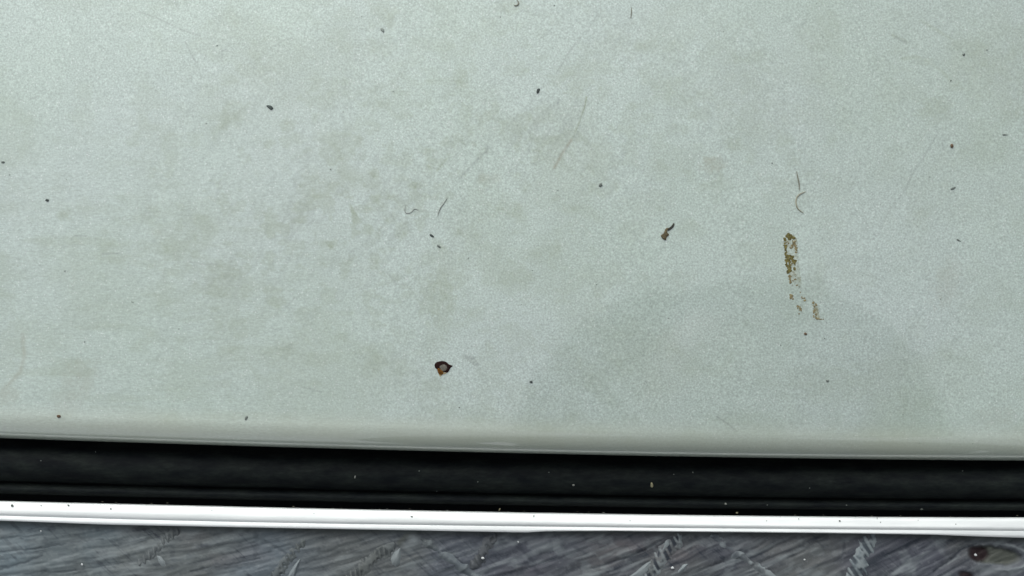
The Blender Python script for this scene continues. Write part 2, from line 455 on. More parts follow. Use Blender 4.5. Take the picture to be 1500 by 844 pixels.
# fraction of the gap between panel edge and trim, height (m)
prof = [(-0.70, -0.026), (-0.25, -0.021), (-0.05, -0.0190), (0.07, -0.0165), (0.15, -0.0140), (0.24, -0.0122), (0.34, -0.0114), (0.44, -0.0112), (0.53, -0.0118),
        (0.61, -0.0132), (0.67, -0.0156), (0.70, -0.0180)]
me = sweep('rubber_seal', [(lerp(t), 0, z) for t, z in prof], xw, 0.7, 5)
seal = link('rubber_seal', me, rubber)
tag(seal, 'soft black rubber seal running in the gap between painted panel and bright trim', 'rubber seal')
me = sweep('seal_lip', [(lerp(t), 0, z) for t, z in ((0.69, -0.0180), (0.74, -0.0164), (0.775, -0.0150), (0.81, -0.0146), (0.845, -0.0152), (0.87, -0.0172), (0.89, -0.021))], xw, 0.4, 8)
lip = link('seal_lip', me, rubber, seal)
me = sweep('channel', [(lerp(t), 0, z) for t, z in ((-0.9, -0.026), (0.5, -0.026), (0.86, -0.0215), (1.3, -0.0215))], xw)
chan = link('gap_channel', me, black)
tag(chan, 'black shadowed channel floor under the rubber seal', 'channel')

# ------------------------------------------------------------------ bright metal trim
G = TRIM_GROOVE; T = TRIM_TOP; B = TRIM_BOTTOM
me = sweep('trim_face', [(T, 1.5, -0.0200), (T, 0, -0.0120), (T, 0.4, -0.0108), (T, 2.0, -0.0104), (T, 6, -0.0101), (T, 13, -0.00965), (G, -4, -0.0095), (G, -1.6, -0.00955),
                         (G, 0.6, -0.0099)], xw, 0.25, 12)
face = None
trim = bpy.data.objects.new('metal_trim', None); C.objects.link(trim)
tag(trim, 'thin bright silver metal trim strip between black seal and slate grey sheet', 'metal trim')
face = link('trim_face', me, bright, trim)
me = sweep('trim_bead', [(G, 0.6, -0.0099), (G, 1.8, -0.0098), (lambda x: (G(x) + B(x)) / 2, 0.9, -0.00972), (B, -0.6, -0.00955), (B, 0, -0.0099), (B, 0, -0.0150)], xw, 0.25, 15)
bead = link('trim_bead', me, bright, trim)

# ------------------------------------------------------------------ slate grey sheet below
zs = -0.0128
xf = np.concatenate([np.arange(-1300, -20, 20.0), np.arange(-20, 1521, 1.5), np.arange(1540, 2800, 20.0)])
yf = np.concatenate([np.arange(750, 885, 1.5), np.arange(900, 2100, 16.0)])
XS, YS = np.meshgrid(xf, yf)
YS = YS + (TRIM_TOP(XS) - 736)
ang = math.radians(20)
XC = np.clip(XS, -100, 1600)
FL = 0.14 * XC + 0.40 * XC * XC / 3000 + (XS - XC) * .2
WY = 7 * (fbm(XS / 60, YS / 40, 200, 3) - .5)
U = XS; W_ = YS + FL + WY
hgt = 0.0012 * (fbm(U / 120, W_ / 14, 71, 4) - .5) + 0.0006 * (fbm(U / 40, W_ / 6, 75, 3) - .5) + 0.0006 * (fbm(XS / 60, YS / 50, 79, 3) - .5)
dark = 0.46 * sstep(.56, .70, fbm(U / 120, W_ / 5.0, 83, 4)) * (0.45 + 0.55 * sstep(300, 1000, XS))
dark += 0.40 * sstep(.60, .76, fbm(U / 50 + 7, W_ / 3.6, 93, 4))
dark += 0.25 * sstep(.50, .70, fbm(XS / 60 + 7, YS / 45, 94, 4)) * sstep(500, 800, XS)
dark += 0.30 * sstep(.60, .72, fbm(XS / 11 + 7, YS / 8, 95, 3))
dark += 0.40 * sstep(.60, .70, fbm((XS - YS * 1.1) / 4.5, (XS * .6 + YS) / 60, 97, 3)) * sstep(.48, .58, fbm(XS / 80, YS / 60, 98, 2))
pale = 0.30 * sstep(.54, .72, fbm(U / 46 + 3, W_ / 8.0, 87, 4)) + 0.22 * sstep(.57, .70, fbm(XS / 26, YS / 18, 88, 4))
olive = 0.5 * sstep(9, 1, YS - TRIM_BOTTOM(XS)); maroon = np.zeros_like(XS)  # olive strip under the trim is contact shade put into the colour
def seg2(A, pts, wd, st, h=0):
    global hgt
    for i in range(len(pts) - 1):
        (x0, y0), (x1, y1) = pts[i], pts[i + 1]
        m_ = seg_mask(XS + 3 * (fbm(XS / 7, YS / 7, 5, 2) - .5), YS + 3 * (fbm(XS / 6, YS / 6, 6, 2) - .5), x0, y0, x1, y1, wd)
        A[:] = np.maximum(A, st * m_); hgt += h * m_
seg2(dark, [(0, 808), (60, 803), (125, 792), (150, 790)], 1.3, .6, -.0002)
seg2(dark, [(0, 835), (40, 823), (62, 814)], 1.6, .55, -.0002)
seg2(dark, [(60, 840), (110, 836), (180, 825)], 1.3, .5, -.0002)
seg2(dark, [(0, 781 + 8), (45, 785), (100, 781)], 1.0, .4, -.0001)
seg2(dark, [(280, 837), (330, 828), (380, 818)], 1.3, .6, -.0002)
seg2(dark, [(385, 792), (405, 802), (420, 812)], 2.2, .4, -.0002)
seg2(pale, [(150, 808), (170, 806)], 1.2, .4)
seg2(dark, [(870, 833), (915, 818), (945, 806), (968, 792)], 1.8, .75, -.0003)
seg2(dark, [(925, 826), (960, 814)], 1.4, .55, -.0002)
seg2(dark, [(1020, 838), (1040, 830), (1060, 824)], 1.6, .6, -.0002)
seg2(pale, [(880, 818), (905, 805)], 2.0, .4)
seg2(dark, [(760, 803), (778, 820), (788, 840)], 3.5, .55, -.0003)
seg2(dark, [(840, 800), (860, 812)], 3.0, .5)
seg2(dark, [(1165, 808), (1195, 795), (1213, 790)], 2.2, .5, -.0002)
seg2(dark, [(1300, 812), (1320, 806), (1350, 792)], 1.6, .5, -.0002)
seg2(dark, [(1368, 838), (1392, 820), (1412, 803), (1430, 797)], 2.0, .85, -.0004)
seg2(pale, [(1388, 826), (1405, 815)], 1.5, .4)
seg2(dark, [(1415, 790 + 4), (1445, 793)], 1.4, .6)
seg2(pale, [(1480, 838), (1500, 832), (1530, 825)], 5, .6, .0003)
seg2(pale, [(1440, 836), (1470, 836)], 7, .4, .0002)
seg2(dark, [(1238, 792), (1236, 812), (1222, 824)], 1.8, .55, -.0002)
seg2(olive, [(600, 779), (585, 795)], 5, .6)
seg2(pale, [(600, 785), (608, 795), (600, 802)], 9, .45, .0004)
def ell(cx, cy, rx, ry, an=0):
    c, s = math.cos(an), math.sin(an); x = XS - cx + 5 * (fbm(XS / 9, YS / 9, 44, 3) - .5); y = YS - cy + 5 * (fbm(XS / 9, YS / 9, 47, 3) - .5)
    return np.hypot((x * c + y * s) / rx, (-x * s + y * c) / ry)
e1 = sstep(1.15, .7, ell(1458, 814, 38, 14, .12)); olive = np.maximum(olive, .85 * e1)
e2 = sstep(1.2, .6, ell(1433, 811, 17, 12, .1)); maroon = np.maximum(maroon, .95 * e2)
e3 = sstep(1.2, .6, ell(1415, 843, 12, 6, .1)); maroon = np.maximum(maroon, .9 * e3)
hgt += -.0012 * e1 - .0008 * e2 - .0006 * e3
ring = np.exp(-((ell(1462, 815, 44, 18, .12) - 1.05) / .12) ** 2) * sstep(1440, 1480, XS); pale = np.maximum(pale, .55 * ring); hgt += .0004 * ring
shift = np.clip((XS - 150) / 650, 0, 1) * .95
pale = pale * sstep(1.0, 0, maroon)
V2 = Pn(XS, YS, zs + np.clip(hgt, -.003, .0012) )
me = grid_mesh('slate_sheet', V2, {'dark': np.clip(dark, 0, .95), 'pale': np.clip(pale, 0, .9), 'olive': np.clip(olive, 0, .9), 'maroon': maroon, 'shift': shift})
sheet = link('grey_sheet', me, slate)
tag(sheet, 'slate grey rough sheet with streaks and ribbed diagonal ridges below the bright trim', 'sheet')

def ridge(name, ax, ay, bx, by, width, ribs, hmax, dk, pl, seed, ribang=0.5, ol=0.0, sh=0.6):
    """raised diagonal ridge from (ax,ay) to (bx,by) photo pixels, crossed by ribs"""
    L_ = math.hypot(bx - ax, by - ay); nu = max(12, int(L_ / 1.1)); nv = max(8, int(width / 1.1))
    u = np.linspace(0, 1, nu)[None, :]; v = np.linspace(-1, 1, nv)[:, None]
    u = np.repeat(u, nv, 0); v = np.repeat(v, nu, 1)
    dx, dy = (bx - ax) / L_, (by - ay) / L_
    wl_ = width / 2 * (0.75 + 0.8 * fbm(u * L_ / 8 + seed, 0 * u + (v > 0) * 9.0, seed, 3)) * np.minimum(1, 6 * np.minimum(u + .02, 1.02 - u)) ** .5
    px = ax + dx * u * L_ - dy * v * wl_; py = ay + dy * u * L_ + dx * v * wl_
    body = np.clip(1 - v ** 2, 0, 1) ** .7
    ph = (u * L_ + ribang * v * wl_) / L_ * ribs + .9 * fbm(u * 3, 0 * v, seed + 3, 2)
    rb = .5 + .5 * np.cos(2 * math.pi * ph)
    keep = sstep(.30, .5, fbm(u * L_ / 12 + 4, v * wl_ / 9 + seed, seed + 9, 2))
    slot = sstep(.22, .50, 1 - rb) * keep * sstep(.10, .45, body)
    z = zs - .0006 + .0010 * (1 - v ** 2) ** 2 + .15 * hmax * body - .00035 * slot + .0002 * (fbm(px / 4, py / 4, seed + 1, 2) - .5)
    d_ = dk * slot; p_ = pl * (1 - slot) * sstep(.3, .62, fbm(px / 9, py / 9, seed + 6, 3)) * np.clip(body * 1.5, 0, 1)
    m_ = grid_mesh(name, Pn(px, py, z), {'dark': np.clip(d_, 0, .95), 'pale': np.clip(p_, 0, .95), 'olive': ol * body, 'maroon': 0 * u, 'shift': sh + 0 * u})
    return link(name, m_, slate, sheet)
ridge('ribbed_ridge', 262, 776, 203, 828, 26, 9, .0005, .40, .10, 101, sh=.3)
ridge('ribbed_ridge', 446, 792, 398, 848, 27, 8, .0009, .60, .20, 104, ol=.35, sh=.5)
ridge('ribbed_ridge', 578, 796, 505, 852, 32, 12, .0009, .62, .14, 107, ol=.2, sh=.5)
ridge('ribbed_ridge', 727, 782, 690, 832, 27, 6, .0006, .60, .06, 111, ol=.3, sh=.9)
ridge('ribbed_ridge', 996, 781, 946, 850, 31, 9, .0014, .98, .75, 115, sh=.4)
ridge('ribbed_ridge', 1280, 782, 1243, 852, 36, 8, .0010, .70, .85, 119, sh=.1)
ridge('smooth_fold', 608, 783, 712, 856, 16, 3, .0011, .30, .35, 123, ol=.15, sh=.5)
ridge('smooth_fold', 1041, 784, 1140, 852, 21, 2, .0012, .10, .70, 127, sh=.6)
def pad_mark(name, pts, z, mat_attr, seed):
    """a raised pale drop-shaped swelling on the sheet"""
    cx = sum(p[0] for p in pts) / len(pts); cy = sum(p[1] for p in pts) / len(pts)
    n = len(pts) * 4; ring = []
    for i in range(n):
        a = pts[(i // 4) % len(pts)]; b_ = pts[(i // 4 + 1) % len(pts)]; t = (i % 4) / 4
        ring.append((a[0] * (1 - t) + b_[0] * t, a[1] * (1 - t) + b_[1] * t))
    ring.append(ring[0])
    ks = np.linspace(0, 1, 7)
    px = np.array([[cx + (x - cx) * k for x, y in ring] for k in ks]); py = np.array([[cy + (y - cy) * k for x, y in ring] for k in ks])
    zz = z * (1 - ks[:, None] ** 2) + .0002 * (fbm(px / 4, py / 4, seed, 2) - .5) + zs - .0003
    o_ = 0 * px
    m_ = grid_mesh(name, Pn(px, py, zz), {'dark': o_, 'pale': o_ + mat_attr, 'olive': o_, 'maroon': o_, 'shift': o_ + .4})
    return link(name, m_, slate, sheet)
pad_mark('drop_mark', [(587, 801), (577, 808), (571, 819), (572, 829), (580, 832), (587, 827), (589, 815)], .0012, .62, 3)
pad_mark('drop_mark', [(228, 812), (236, 813), (244, 822), (246, 832), (238, 833), (230, 824)], .0010, .75, 4)
pad_mark('drop_mark', [(445, 810), (434, 822), (424, 838), (417, 852), (430, 852), (436, 834)], .0010, .70, 5)
pad_mark('drop_mark', [(1010, 824), (1001, 826), (992, 836), (990, 842), (998, 840), (1005, 834)], .0010, .85, 6)
pad_mark('drop_mark', [(957, 819), (945, 826), (930, 838), (912, 850), (940, 850), (952, 836)], .0009, .75, 7)
pad_mark('drop_mark', [(981, 784), (974, 790), (972, 800), (966, 812), (974, 810), (984, 796)], .0009, .90, 8)

# ------------------------------------------------------------------ rust chip in the paint
m_maroon = simple('burnt_edge', (0.018, 0.007, 0.006), 0.7, .4, 2000)
m_primer = simple('bare_primer', (0.125, 0.120, 0.098), 0.75, .25, 1500)
m_rust = simple('orange_rust', (0.135, 0.062, 0.014), 0.9, .95, 5200)
for m__ in (m_maroon, m_rust): m__.node_tree.nodes['Principled BSDF'].inputs['Specular IOR Level'].default_value = .12
m_tan = simple('rust_bleed', (0.40, 0.34, 0.20), 0.85, .25, 1800)

def patch(name, pts, thick, mat, parent=None, lift=0.00004, rough=0.00008, zfun=None, seed=0, sub=4, dome=True, origin=None):
    """irregular lump with a closed outline (photo pixels); its underside rests on the surface"""
    zf = zfun or zsurf
    n = len(pts); r = random.Random(seed)
    ring = []
    for i in range(n):                         # Catmull-Rom outline
        p0, p1, p2, p3 = pts[i - 1], pts[i], pts[(i + 1) % n], pts[(i + 2) % n]
        for k in range(sub):
            t = k / sub
            f = lambda a, b_, c, d: .5 * (2 * b_ + (c - a) * t + (2 * a - 5 * b_ + 4 * c - d) * t * t + (3 * b_ - a - 3 * c + d) * t ** 3)
            ring.append((f(p0[0], p1[0], p2[0], p3[0]), f(p0[1], p1[1], p2[1], p3[1])))
    cx = sum(p[0] for p in ring) / len(ring); cy = sum(p[1] for p in ring) / len(ring)
    bm = bmesh.new(); org = Vector(P(cx, cy, zf(cx, cy))) if origin is None else origin
    loops = []
    for k, hh in ((1.0, 0.0), (1.0, .45), (.78, .85), (.42, 1.0)):
        vs = []
        for (x, y) in ring:
            xx, yy = cx + (x - cx) * k, cy + (y - cy) * k
            z = zf(xx, yy) + (0 if hh == 0 else lift + thick * (hh if dome else min(1, hh * 1.6))) + (r.uniform(-1, 1) * rough if hh > .5 else 0)
            vs.append(bm.verts.new(Vector(P(xx, yy, z)) - org))
        loops.append(vs)
    for a, b_ in zip(loops[:-1], loops[1:]):
        for i in range(len(ring)):
            j = (i + 1) % len(ring); bm.faces.new((a[i], a[j], b_[j], b_[i]))
    c = bm.verts.new(Vector(P(cx, cy, zf(cx, cy) + lift + thick)) - org)
    for i in range(len(ring)): bm.faces.new((loops[-1][i], loops[-1][(i + 1) % len(ring)], c))
    bm.faces.new(loops[0])
    bmesh.ops.recalc_face_normals(bm, faces=bm.faces)
    me_ = bpy.data.meshes.new(name); bm.to_mesh(me_); bm.free()
    for p in me_.polygons: p.use_smooth = True
    o_ = link(name, me_, mat, parent)
    if origin is None: o_.location = org
    return o_

O0 = Vector((0, 0, 0))
chip = patch('paint_chip', [(637, 533), (641, 530), (648, 529), (653, 530), (658, 534), (663, 536), (660, 539), (658, 543), (655, 546), (650, 545), (645, 544), (640, 541), (637, 538)],
             .00012, m_maroon, panel, seed=3, origin=O0, dome=False)
chip['label'] = 'dark maroon paint chip with rusty lower edge'
patch('primer_spot', [(644, 537), (648, 534), (653, 535), (655, 539), (653, 543), (648, 544), (645, 541)], .00016, m_primer, chip, seed=4, lift=.00012, origin=O0)
patch('rust_spot', [(641, 540), (644, 540), (647, 542), (650, 546), (647, 549), (643, 548), (641, 544)], .00022, m_rust, chip, seed=5, lift=.00010, origin=O0)
patch('rust_bleed', [(642, 545), (647, 546), (654, 546), (652, 548), (648, 549), (645, 552), (643, 549)], .00008, m_tan, chip, seed=6, lift=.00003, origin=O0)

# ------------------------------------------------------------------ dried smear
m_olive = simple('olive_crust', (0.120, 0.108, 0.032), 0.85, .6, 1500)
m_brown = simple('brown_crust', (0.190, 0.165, 0.085), 0.85, .5, 1500)
def film_material():
    m, nt, N, L, b = newmat('dried_film')
    n = noise(nt, objc(nt), 650, 4, .65)
    b.inputs['Base Color'].default_value = (0.36, 0.345, 0.21, 1); b.inputs['Roughness'].default_value = .8
    L.new(ramp(nt, n, .40, .62, .02, .36), b.inputs['Alpha'])
    return m
m_film = film_material()
smear = bpy.data.objects.new('dried_smear', None); C.objects.link(smear)
smear.location = P(1170, 405, zsurf(1170, 405)); so_ = Vector(smear.location)
tag(smear, 'long olive brown crusty dried smear that forks at its lower end on the paint', 'dried smear')
patch('thin_film', [(1150, 345), (1160, 343), (1167, 350), (1169, 365), (1170, 380), (1172, 400), (1174, 414), (1170, 424), (1165, 418), (1159, 410), (1155, 398), (1151, 380), (1148, 360)],
      .00003, m_film, smear, seed=7, lift=.00002, rough=0.00001, origin=so_)
patch('thin_film', [(1190, 440), (1197, 447), (1200, 460), (1201, 468), (1195, 467), (1192, 456)], .00002, m_film, smear, seed=17, lift=.00002, rough=0.00001, origin=so_)
rs = random.Random(12)
def cluster(name, spine, wid, count, smin, smax, mat, seed, hollow=0.0):
    r = random.Random(seed); bm = bmesh.new()
    for _ in range(int(count * 1.35)):
        t = r.random() * (len(spine) - 1); i = int(t); f = t - i
        if i >= len(spine) - 1: i, f = len(spine) - 2, 1
        x = spine[i][0] * (1 - f) + spine[i + 1][0] * f; y = spine[i][1] * (1 - f) + spine[i + 1][1] * f
        side = r.uniform(-1, 1)
        if hollow and abs(side) < hollow: side = math.copysign(r.uniform(hollow, 1), side)
        x += side * wid; sx = 1.2 * r.uniform(smin, smax); sy = sx * r.uniform(.7, 1.7); a0 = r.random() * 6.28; n = 9
        base_z = zsurf(x, y); hz = min(sx, sy) * S * .32; an = r.uniform(-.8, .8)
        ring = []; ring2 = []
        for k in range(n):
            rad = r.uniform(.65, 1.2); a = a0 + k * 2 * math.pi / n
            dx, dy = math.cos(a) * sx * rad, math.sin(a) * sy * rad
            dx, dy = dx * math.cos(an) - dy * math.sin(an), dx * math.sin(an) + dy * math.cos(an)
            ring.append(bm.verts.new(Vector(P(x + dx, y + dy, base_z)) - so_))
            ring2.append(bm.verts.new(Vector(P(x + dx * .66, y + dy * .66, base_z + hz * r.uniform(.6, 1.1))) - so_))
        for k in range(n):
            j = (k + 1) % n; bm.faces.new((ring[k], ring2[k], ring2[j], ring[j]))
        bm.faces.new(ring2[::-1])
    bmesh.ops.recalc_face_normals(bm, faces=bm.faces)
    me_ = bpy.data.meshes.new(name); bm.to_mesh(me_); bm.free()
    return link(name, me_, mat, smear)
cluster('olive_crust', [(1155, 345), (1159, 349)], 4, 15, 1.0, 2.4, m_olive, 1)
cluster('olive_crust', [(1151, 348), (1150, 360), (1152, 372), (1152, 378)], 1.6, 20, .7, 1.7, m_olive, 2)
cluster('olive_crust', [(1153, 378), (1155, 390), (1156, 400)], 2.8, 24, .9, 1.9, m_olive, 21)
cluster('olive_crust', [(1162, 352), (1165, 362), (1166, 372)], 2.0, 13, .7, 1.6, m_brown, 3)
cluster('olive_crust', [(1156, 354), (1160, 366)], 3.0, 6, .6, 1.4, m_brown, 31)
cluster('olive_crust', [(1155, 374), (1161, 379), (1165, 384)], 3.4, 18, .8, 1.9, m_olive, 4)
cluster('olive_crust', [(1161, 384), (1160, 396)], 4.5, 14, .8, 1.8, m_olive, 41)
cluster('brown_crust', [(1157, 402), (1158, 414)], 1.5, 8, .8, 1.6, m_brown, 42)
cluster('brown_crust', [(1160, 398), (1168, 430)], 5.0, 10, .5, 1.0, m_brown, 5)
cluster('brown_crust', [(1158, 432), (1161, 440)], 1.8, 6, .8, 1.8, m_brown, 6)
cluster('brown_crust', [(1175, 434), (1180, 443)], 1.6, 4, .7, 1.5, m_brown, 7)
cluster('brown_crust', [(1166, 448), (1172, 452), (1167, 464)], 3.0, 9, .6, 1.3, m_brown, 8)
cluster('brown_crust', [(1190, 441), (1196, 452), (1193, 460), (1196, 467)], 2.8, 15, .6, 1.5, m_brown, 9)
cluster('brown_crust', [(1196, 467), (1205, 468)], 1.0, 6, .7, 1.4, m_brown, 10)

# ------------------------------------------------------------------ plant fragment and fibres
m_frag = simple('dry_plant', (0.110, 0.092, 0.048), 0.8, .5, 1800)
m_stem = simple('dry_stem', (0.050, 0.052, 0.042), 0.8, .3, 2500)
frag = bpy.data.objects.new('plant_fragment', None); C.objects.link(frag); frag.location = P(975, 344, zsurf(975, 344)); fo = Vector(frag.location)
tag(frag, 'small brown dry plant fragment with a thin dark stem lying left of the olive smear', 'plant fragment')
patch('husk', [(968, 345), (972, 342), (975, 335), (979, 334), (977, 339), (980, 344), (977, 347), (975, 352), (971, 350)], .0005, m_frag, frag, seed=8, rough=.0001, origin=fo)
patch('stem', [(976, 336), (981, 333), (985, 330), (986, 327), (988, 328), (987, 332), (983, 336), (979, 338)], .00035, m_stem, frag, seed=9, origin=fo)

def fibre(name, pts, rad, mat, label, cat='fibre', zf=zsurf):
    cu = bpy.data.curves.new(name, 'CURVE'); cu.dimensions = '3D'; cu.bevel_depth = rad; cu.bevel_resolution = 2; cu.resolution_u = 6
    sp = cu.splines.new('NURBS'); sp.points.add(len(pts) - 1); sp.use_endpoint_u = True; sp.order_u = 3
    org = Vector(P(pts[0][0], pts[0][1], zf(*pts[0])))
    for i, (x, y) in enumerate(pts):
        tpr = .45 if i in (0, len(pts) - 1) else 1
        sp.points[i].co = (*(Vector(P(x, y, zf(x, y) + rad * .8)) - org), 1); sp.points[i].radius = tpr
    cu.materials.append(mat)
    o_ = bpy.data.objects.new(name, cu); C.objects.link(o_); o_.location = org
    dg = bpy.context.evaluated_depsgraph_get()
    me_ = bpy.data.meshes.new_from_object(o_.evaluated_get(dg)); me_.name = name
    bpy.data.objects.remove(o_); bpy.data.curves.remove(cu)
    o2 = bpy.data.objects.new(name, me_); C.objects.link(o2); o2.location = org
    return tag(o2, label, cat)
m_fib = simple('grey_brown_fibre', (0.20, 0.205, 0.165), .7, .2, 800)
m_fib2 = simple('straw_fibre', (0.31, 0.31, 0.235), .7, .2, 800)
m_fib3 = simple('dark_fibre', (0.31, 0.35, 0.32), .7, .2, 800)
fibre('fibre', [(1167, 251), (1169, 262), (1171, 270), (1171, 279)], .00021, m_fib, 'short straight grey brown fibre directly above the small hooked fibre')
fibre('fibre', [(1180, 281), (1171, 284), (1166, 291), (1166, 300), (1170, 308), (1177, 312)], .00020, m_fib2, 'small hooked straw coloured fibre just above the olive smear')
fibre('fibre', [(594, 300), (592, 309), (596, 313), (603, 311), (606, 306), (611, 306), (614, 310)], .00014, m_fib3, 'short wavy dark fibre near the middle of the paint')
fibre('fibre', [(655, 290), (650, 298), (643, 307), (641, 317)], .00017, m_fib3, 'thin slanting dark fibre right of the wavy fibre')
fibre('fibre', [(925, 11), (925, 20), (924, 27)], .00019, m_fib, 'short upright brown fibre near the top edge of the photo')
fibre('fibre', [(757, 0), (761, 4), (757, 9), (753, 8)], .00022, m_fib, 'tiny curled brown fibre cut by the top edge of the photo')

# ------------------------------------------------------------------ grit specks on the paint
m_dark = simple('dark_grit', (0.050, 0.066, 0.062), .8, .4, 3000)
m_soft = simple('pale_grey_grit', (0.30, 0.35, 0.32), .8, .3, 3000)
m_mid = simple('grey_grit', (0.150, 0.180, 0.162), .8, .3, 3000)
m_brn = simple('brown_grit', (0.130, 0.090, 0.055), .8, .4, 3000)
mats = {'s': m_soft, 'd': m_dark, 'm': m_mid, 'b': m_brn}
def speck(name, cx, cy, rx, ry, an, mat, label, seed, cat='grit speck', group=None, thick=None, zf=zsurf):
    r = random.Random(seed); n = 7; pts = []
    for k in range(n):
        a = 2 * math.pi * k / n; q = r.uniform(.75, 1.2)
        dx, dy = math.cos(a) * rx * q, math.sin(a) * ry * q
        pts.append((cx + dx * math.cos(an) - dy * math.sin(an), cy + dx * math.sin(an) + dy * math.cos(an)))
    o_ = patch(name, pts, thick or min(rx, ry) * S * .9, mat, None, seed=seed, sub=2, rough=.00003, lift=0.00002, zfun=zf)
    return tag(o_, label, cat, group)
sp = patch('grit_speck', [(390, 155), (393, 154), (397, 155), (400, 158), (399, 160), (397, 161), (394, 159)], .0005, m_mid, seed=1)
sp.data.materials[0] = simple('slate_grit', (0.075, 0.100, 0.092), .8, .2, 3000)
tag(sp, 'largest smooth dark grey oval speck in the upper left of the paint', 'grit speck')
BIG = [
 (788.5, 133, 2.2, 4.0, .35, 'd', 'blackish upright speck beside the faint scratch at upper middle'),
 (880, 271, 2.5, 2.8, .5, 'm', 'grey comma shaped speck right of the long straw coloured scratch'),
 (69, 293.5, 2.6, 2.1, .2, 'd', 'round black speck near the left edge, lone on clean paint'),
 (4, 237.5, 2.6, 1.7, 0, 'm', 'flat dark speck cut close to the left edge of the photo'),
 (632, 345, 3.8, 1.5, .6, 'd', 'narrow slanting dark speck below the thin slanting fibre'),
 (643, 361, 3.0, 1.7, .7, 'm', 'small slanting grey speck, lower of the pair below the slanting fibre'),
 (778, 559.5, 2.1, 2.0, 0, 'd', 'small round black speck right of the rusty chip'),
 (361, 612, 1.9, 3.4, .5, 'm', 'slanting dark speck near the rolled lower paint edge, left of the rusty chip'),
 (86, 609.5, 3.4, 2.4, 0, 'b', 'brownish grey speck near the rolled lower paint edge at the far left'),
 (1394.5, 214, 2.7, 2.9, 0, 'b', 'round brownish grey speck beside the faint long scratch at upper right'),
 (1396, 276, 4.0, 1.6, -.35, 'm', 'flat slanting grey speck at right below the round brownish one'),
 (1472, 197.5, 4.2, 1.0, 0, 'm', 'thin flat dash-like grey speck near the right edge'),
 (1180, 489, 2.3, 2.0, 0, 'b', 'small brown speck just below the forked end of the olive smear'),
 (1212, 558, 2.4, 1.7, .3, 'm', 'small grey speck in the shaded lower right, below the brown one under the smear'),
 (1412, 80, 2.2, 2.0, 0, 'm', 'round grey speck in the upper right corner area'),
 (1404, 352, 3.4, 1.1, .6, 'm', 'thin slanting grey speck below the flat slanting speck at right'),
 (560, 44, 2.2, 3.8, -.5, 's', 'slanting greenish grey speck beside the smudge at the top'),
]
for i, (x, y, rx, ry, an, k, lab) in enumerate(BIG):
    speck('grit_speck', x, y, rx, ry, an, mats[k], lab, 100 + i)
TINY = [(14, 256), (97.5, 263), (484, 248), (764, 446), (686, 378), (674, 274), (353, 622), (340, 355), (1362, 259), (1495, 54.5), (1196, 5), (1144, 506), (1323, 607), (1347, 673 - 24),
        (1264, 404), (1404, 413), (1378, 438), (979, 466), (673, 597), (812, 8), (733, 25), (1131, 239), (1270, 274), (876, 151), (503, 164), (576, 134), (817, 279), (780, 396), (1206, 54),
        (1484, 206), (1446, 73), (302, 181), (602, 230), (26, 390), (37, 396), (95, 397), (193, 442), (124, 501), (262, 482), (195, 443), (369, 492), (1060, 46), (1393, 78 + 40),
        (874, 417), (868, 471), (1208, 496), (589, 51), (470, 240), (498, 400), (1100, 452), (1290, 300), (1145, 85), (9, 565), (407, 625), (1425, 650), (318, 67), (530, 24)]
for i, (x, y) in enumerate(TINY):
    r = random.Random(900 + i); a = r.uniform(.6, 1.15)
    speck('grit_speck', x, y, a, a * r.uniform(.7, 1.3), r.uniform(0, 3), [m_soft, m_mid, m_soft, m_soft][r.randrange(4)], 'pinhead-small dark dust speck on the pale paint, one of many alike', 900 + i,
          group='pinhead specks scattered over the paint')

# ------------------------------------------------------------------ crumbs on the rubber, specks on the trim and on the sheet
def z_seal(px, py):
    e, t_ = float(EDGE(px)), float(TRIM_TOP(px)); f = (py - e) / (t_ - e)
    allp = prof + [(0.74, -0.0164), (0.775, -0.0150), (0.81, -0.0146), (0.845, -0.0152), (0.87, -0.0172), (0.90, -0.021), (0.96, -0.0150), (1.0, -0.0125)]
    return float(np.interp(f, [p[0] for p in allp], [p[1] for p in allp]))
m_straw = simple('straw_crumb', (0.27, 0.26, 0.16), .8, .3, 2500)
m_dim = simple('dim_crumb', (0.13, 0.13, 0.095), .8, .3, 2500)
m_palec = simple('pale_crumb', (0.24, 0.26, 0.235), .8, .3, 2500)
speck('crumb', 955, 711, 2.0, 4.2, -.15, m_straw, 'largest straw coloured crumb on the black rubber, right of its middle', 41, 'crumb', zf=z_seal)
speck('crumb', 840, 711, 1.8, 1.4, 0, m_palec, 'pale round crumb on the rubber, left of the straw coloured crumb', 42, 'crumb', zf=z_seal)
speck('crumb', 520, 699, 1.1, 2.2, .3, m_palec, 'faint upright crumb on the rubber above the trim, left of the middle', 43, 'crumb', zf=z_seal)
speck('crumb', 1063, 738, 2.0, 1.6, .5, m_palec, 'pale crumb on the narrow seal lip, right of the straw coloured crumb', 44, 'crumb', zf=z_seal)
speck('crumb', 1079.5, 751, 2.0, 1.5, 0, m_straw, 'straw crumb resting against the upper edge of the trim', 45, 'crumb', zf=z_seal)
speck('crumb', 1350, 746, 1.8, 1.2, 0, m_palec, 'pale crumb low in the gap at the far right of the rubber', 46, 'crumb', zf=z_seal)
speck('crumb', 732, 746, 1.0, 2.4, .5, m_straw, 'upright yellowish crumb at the trim edge near the middle', 47, 'crumb', zf=z_seal)
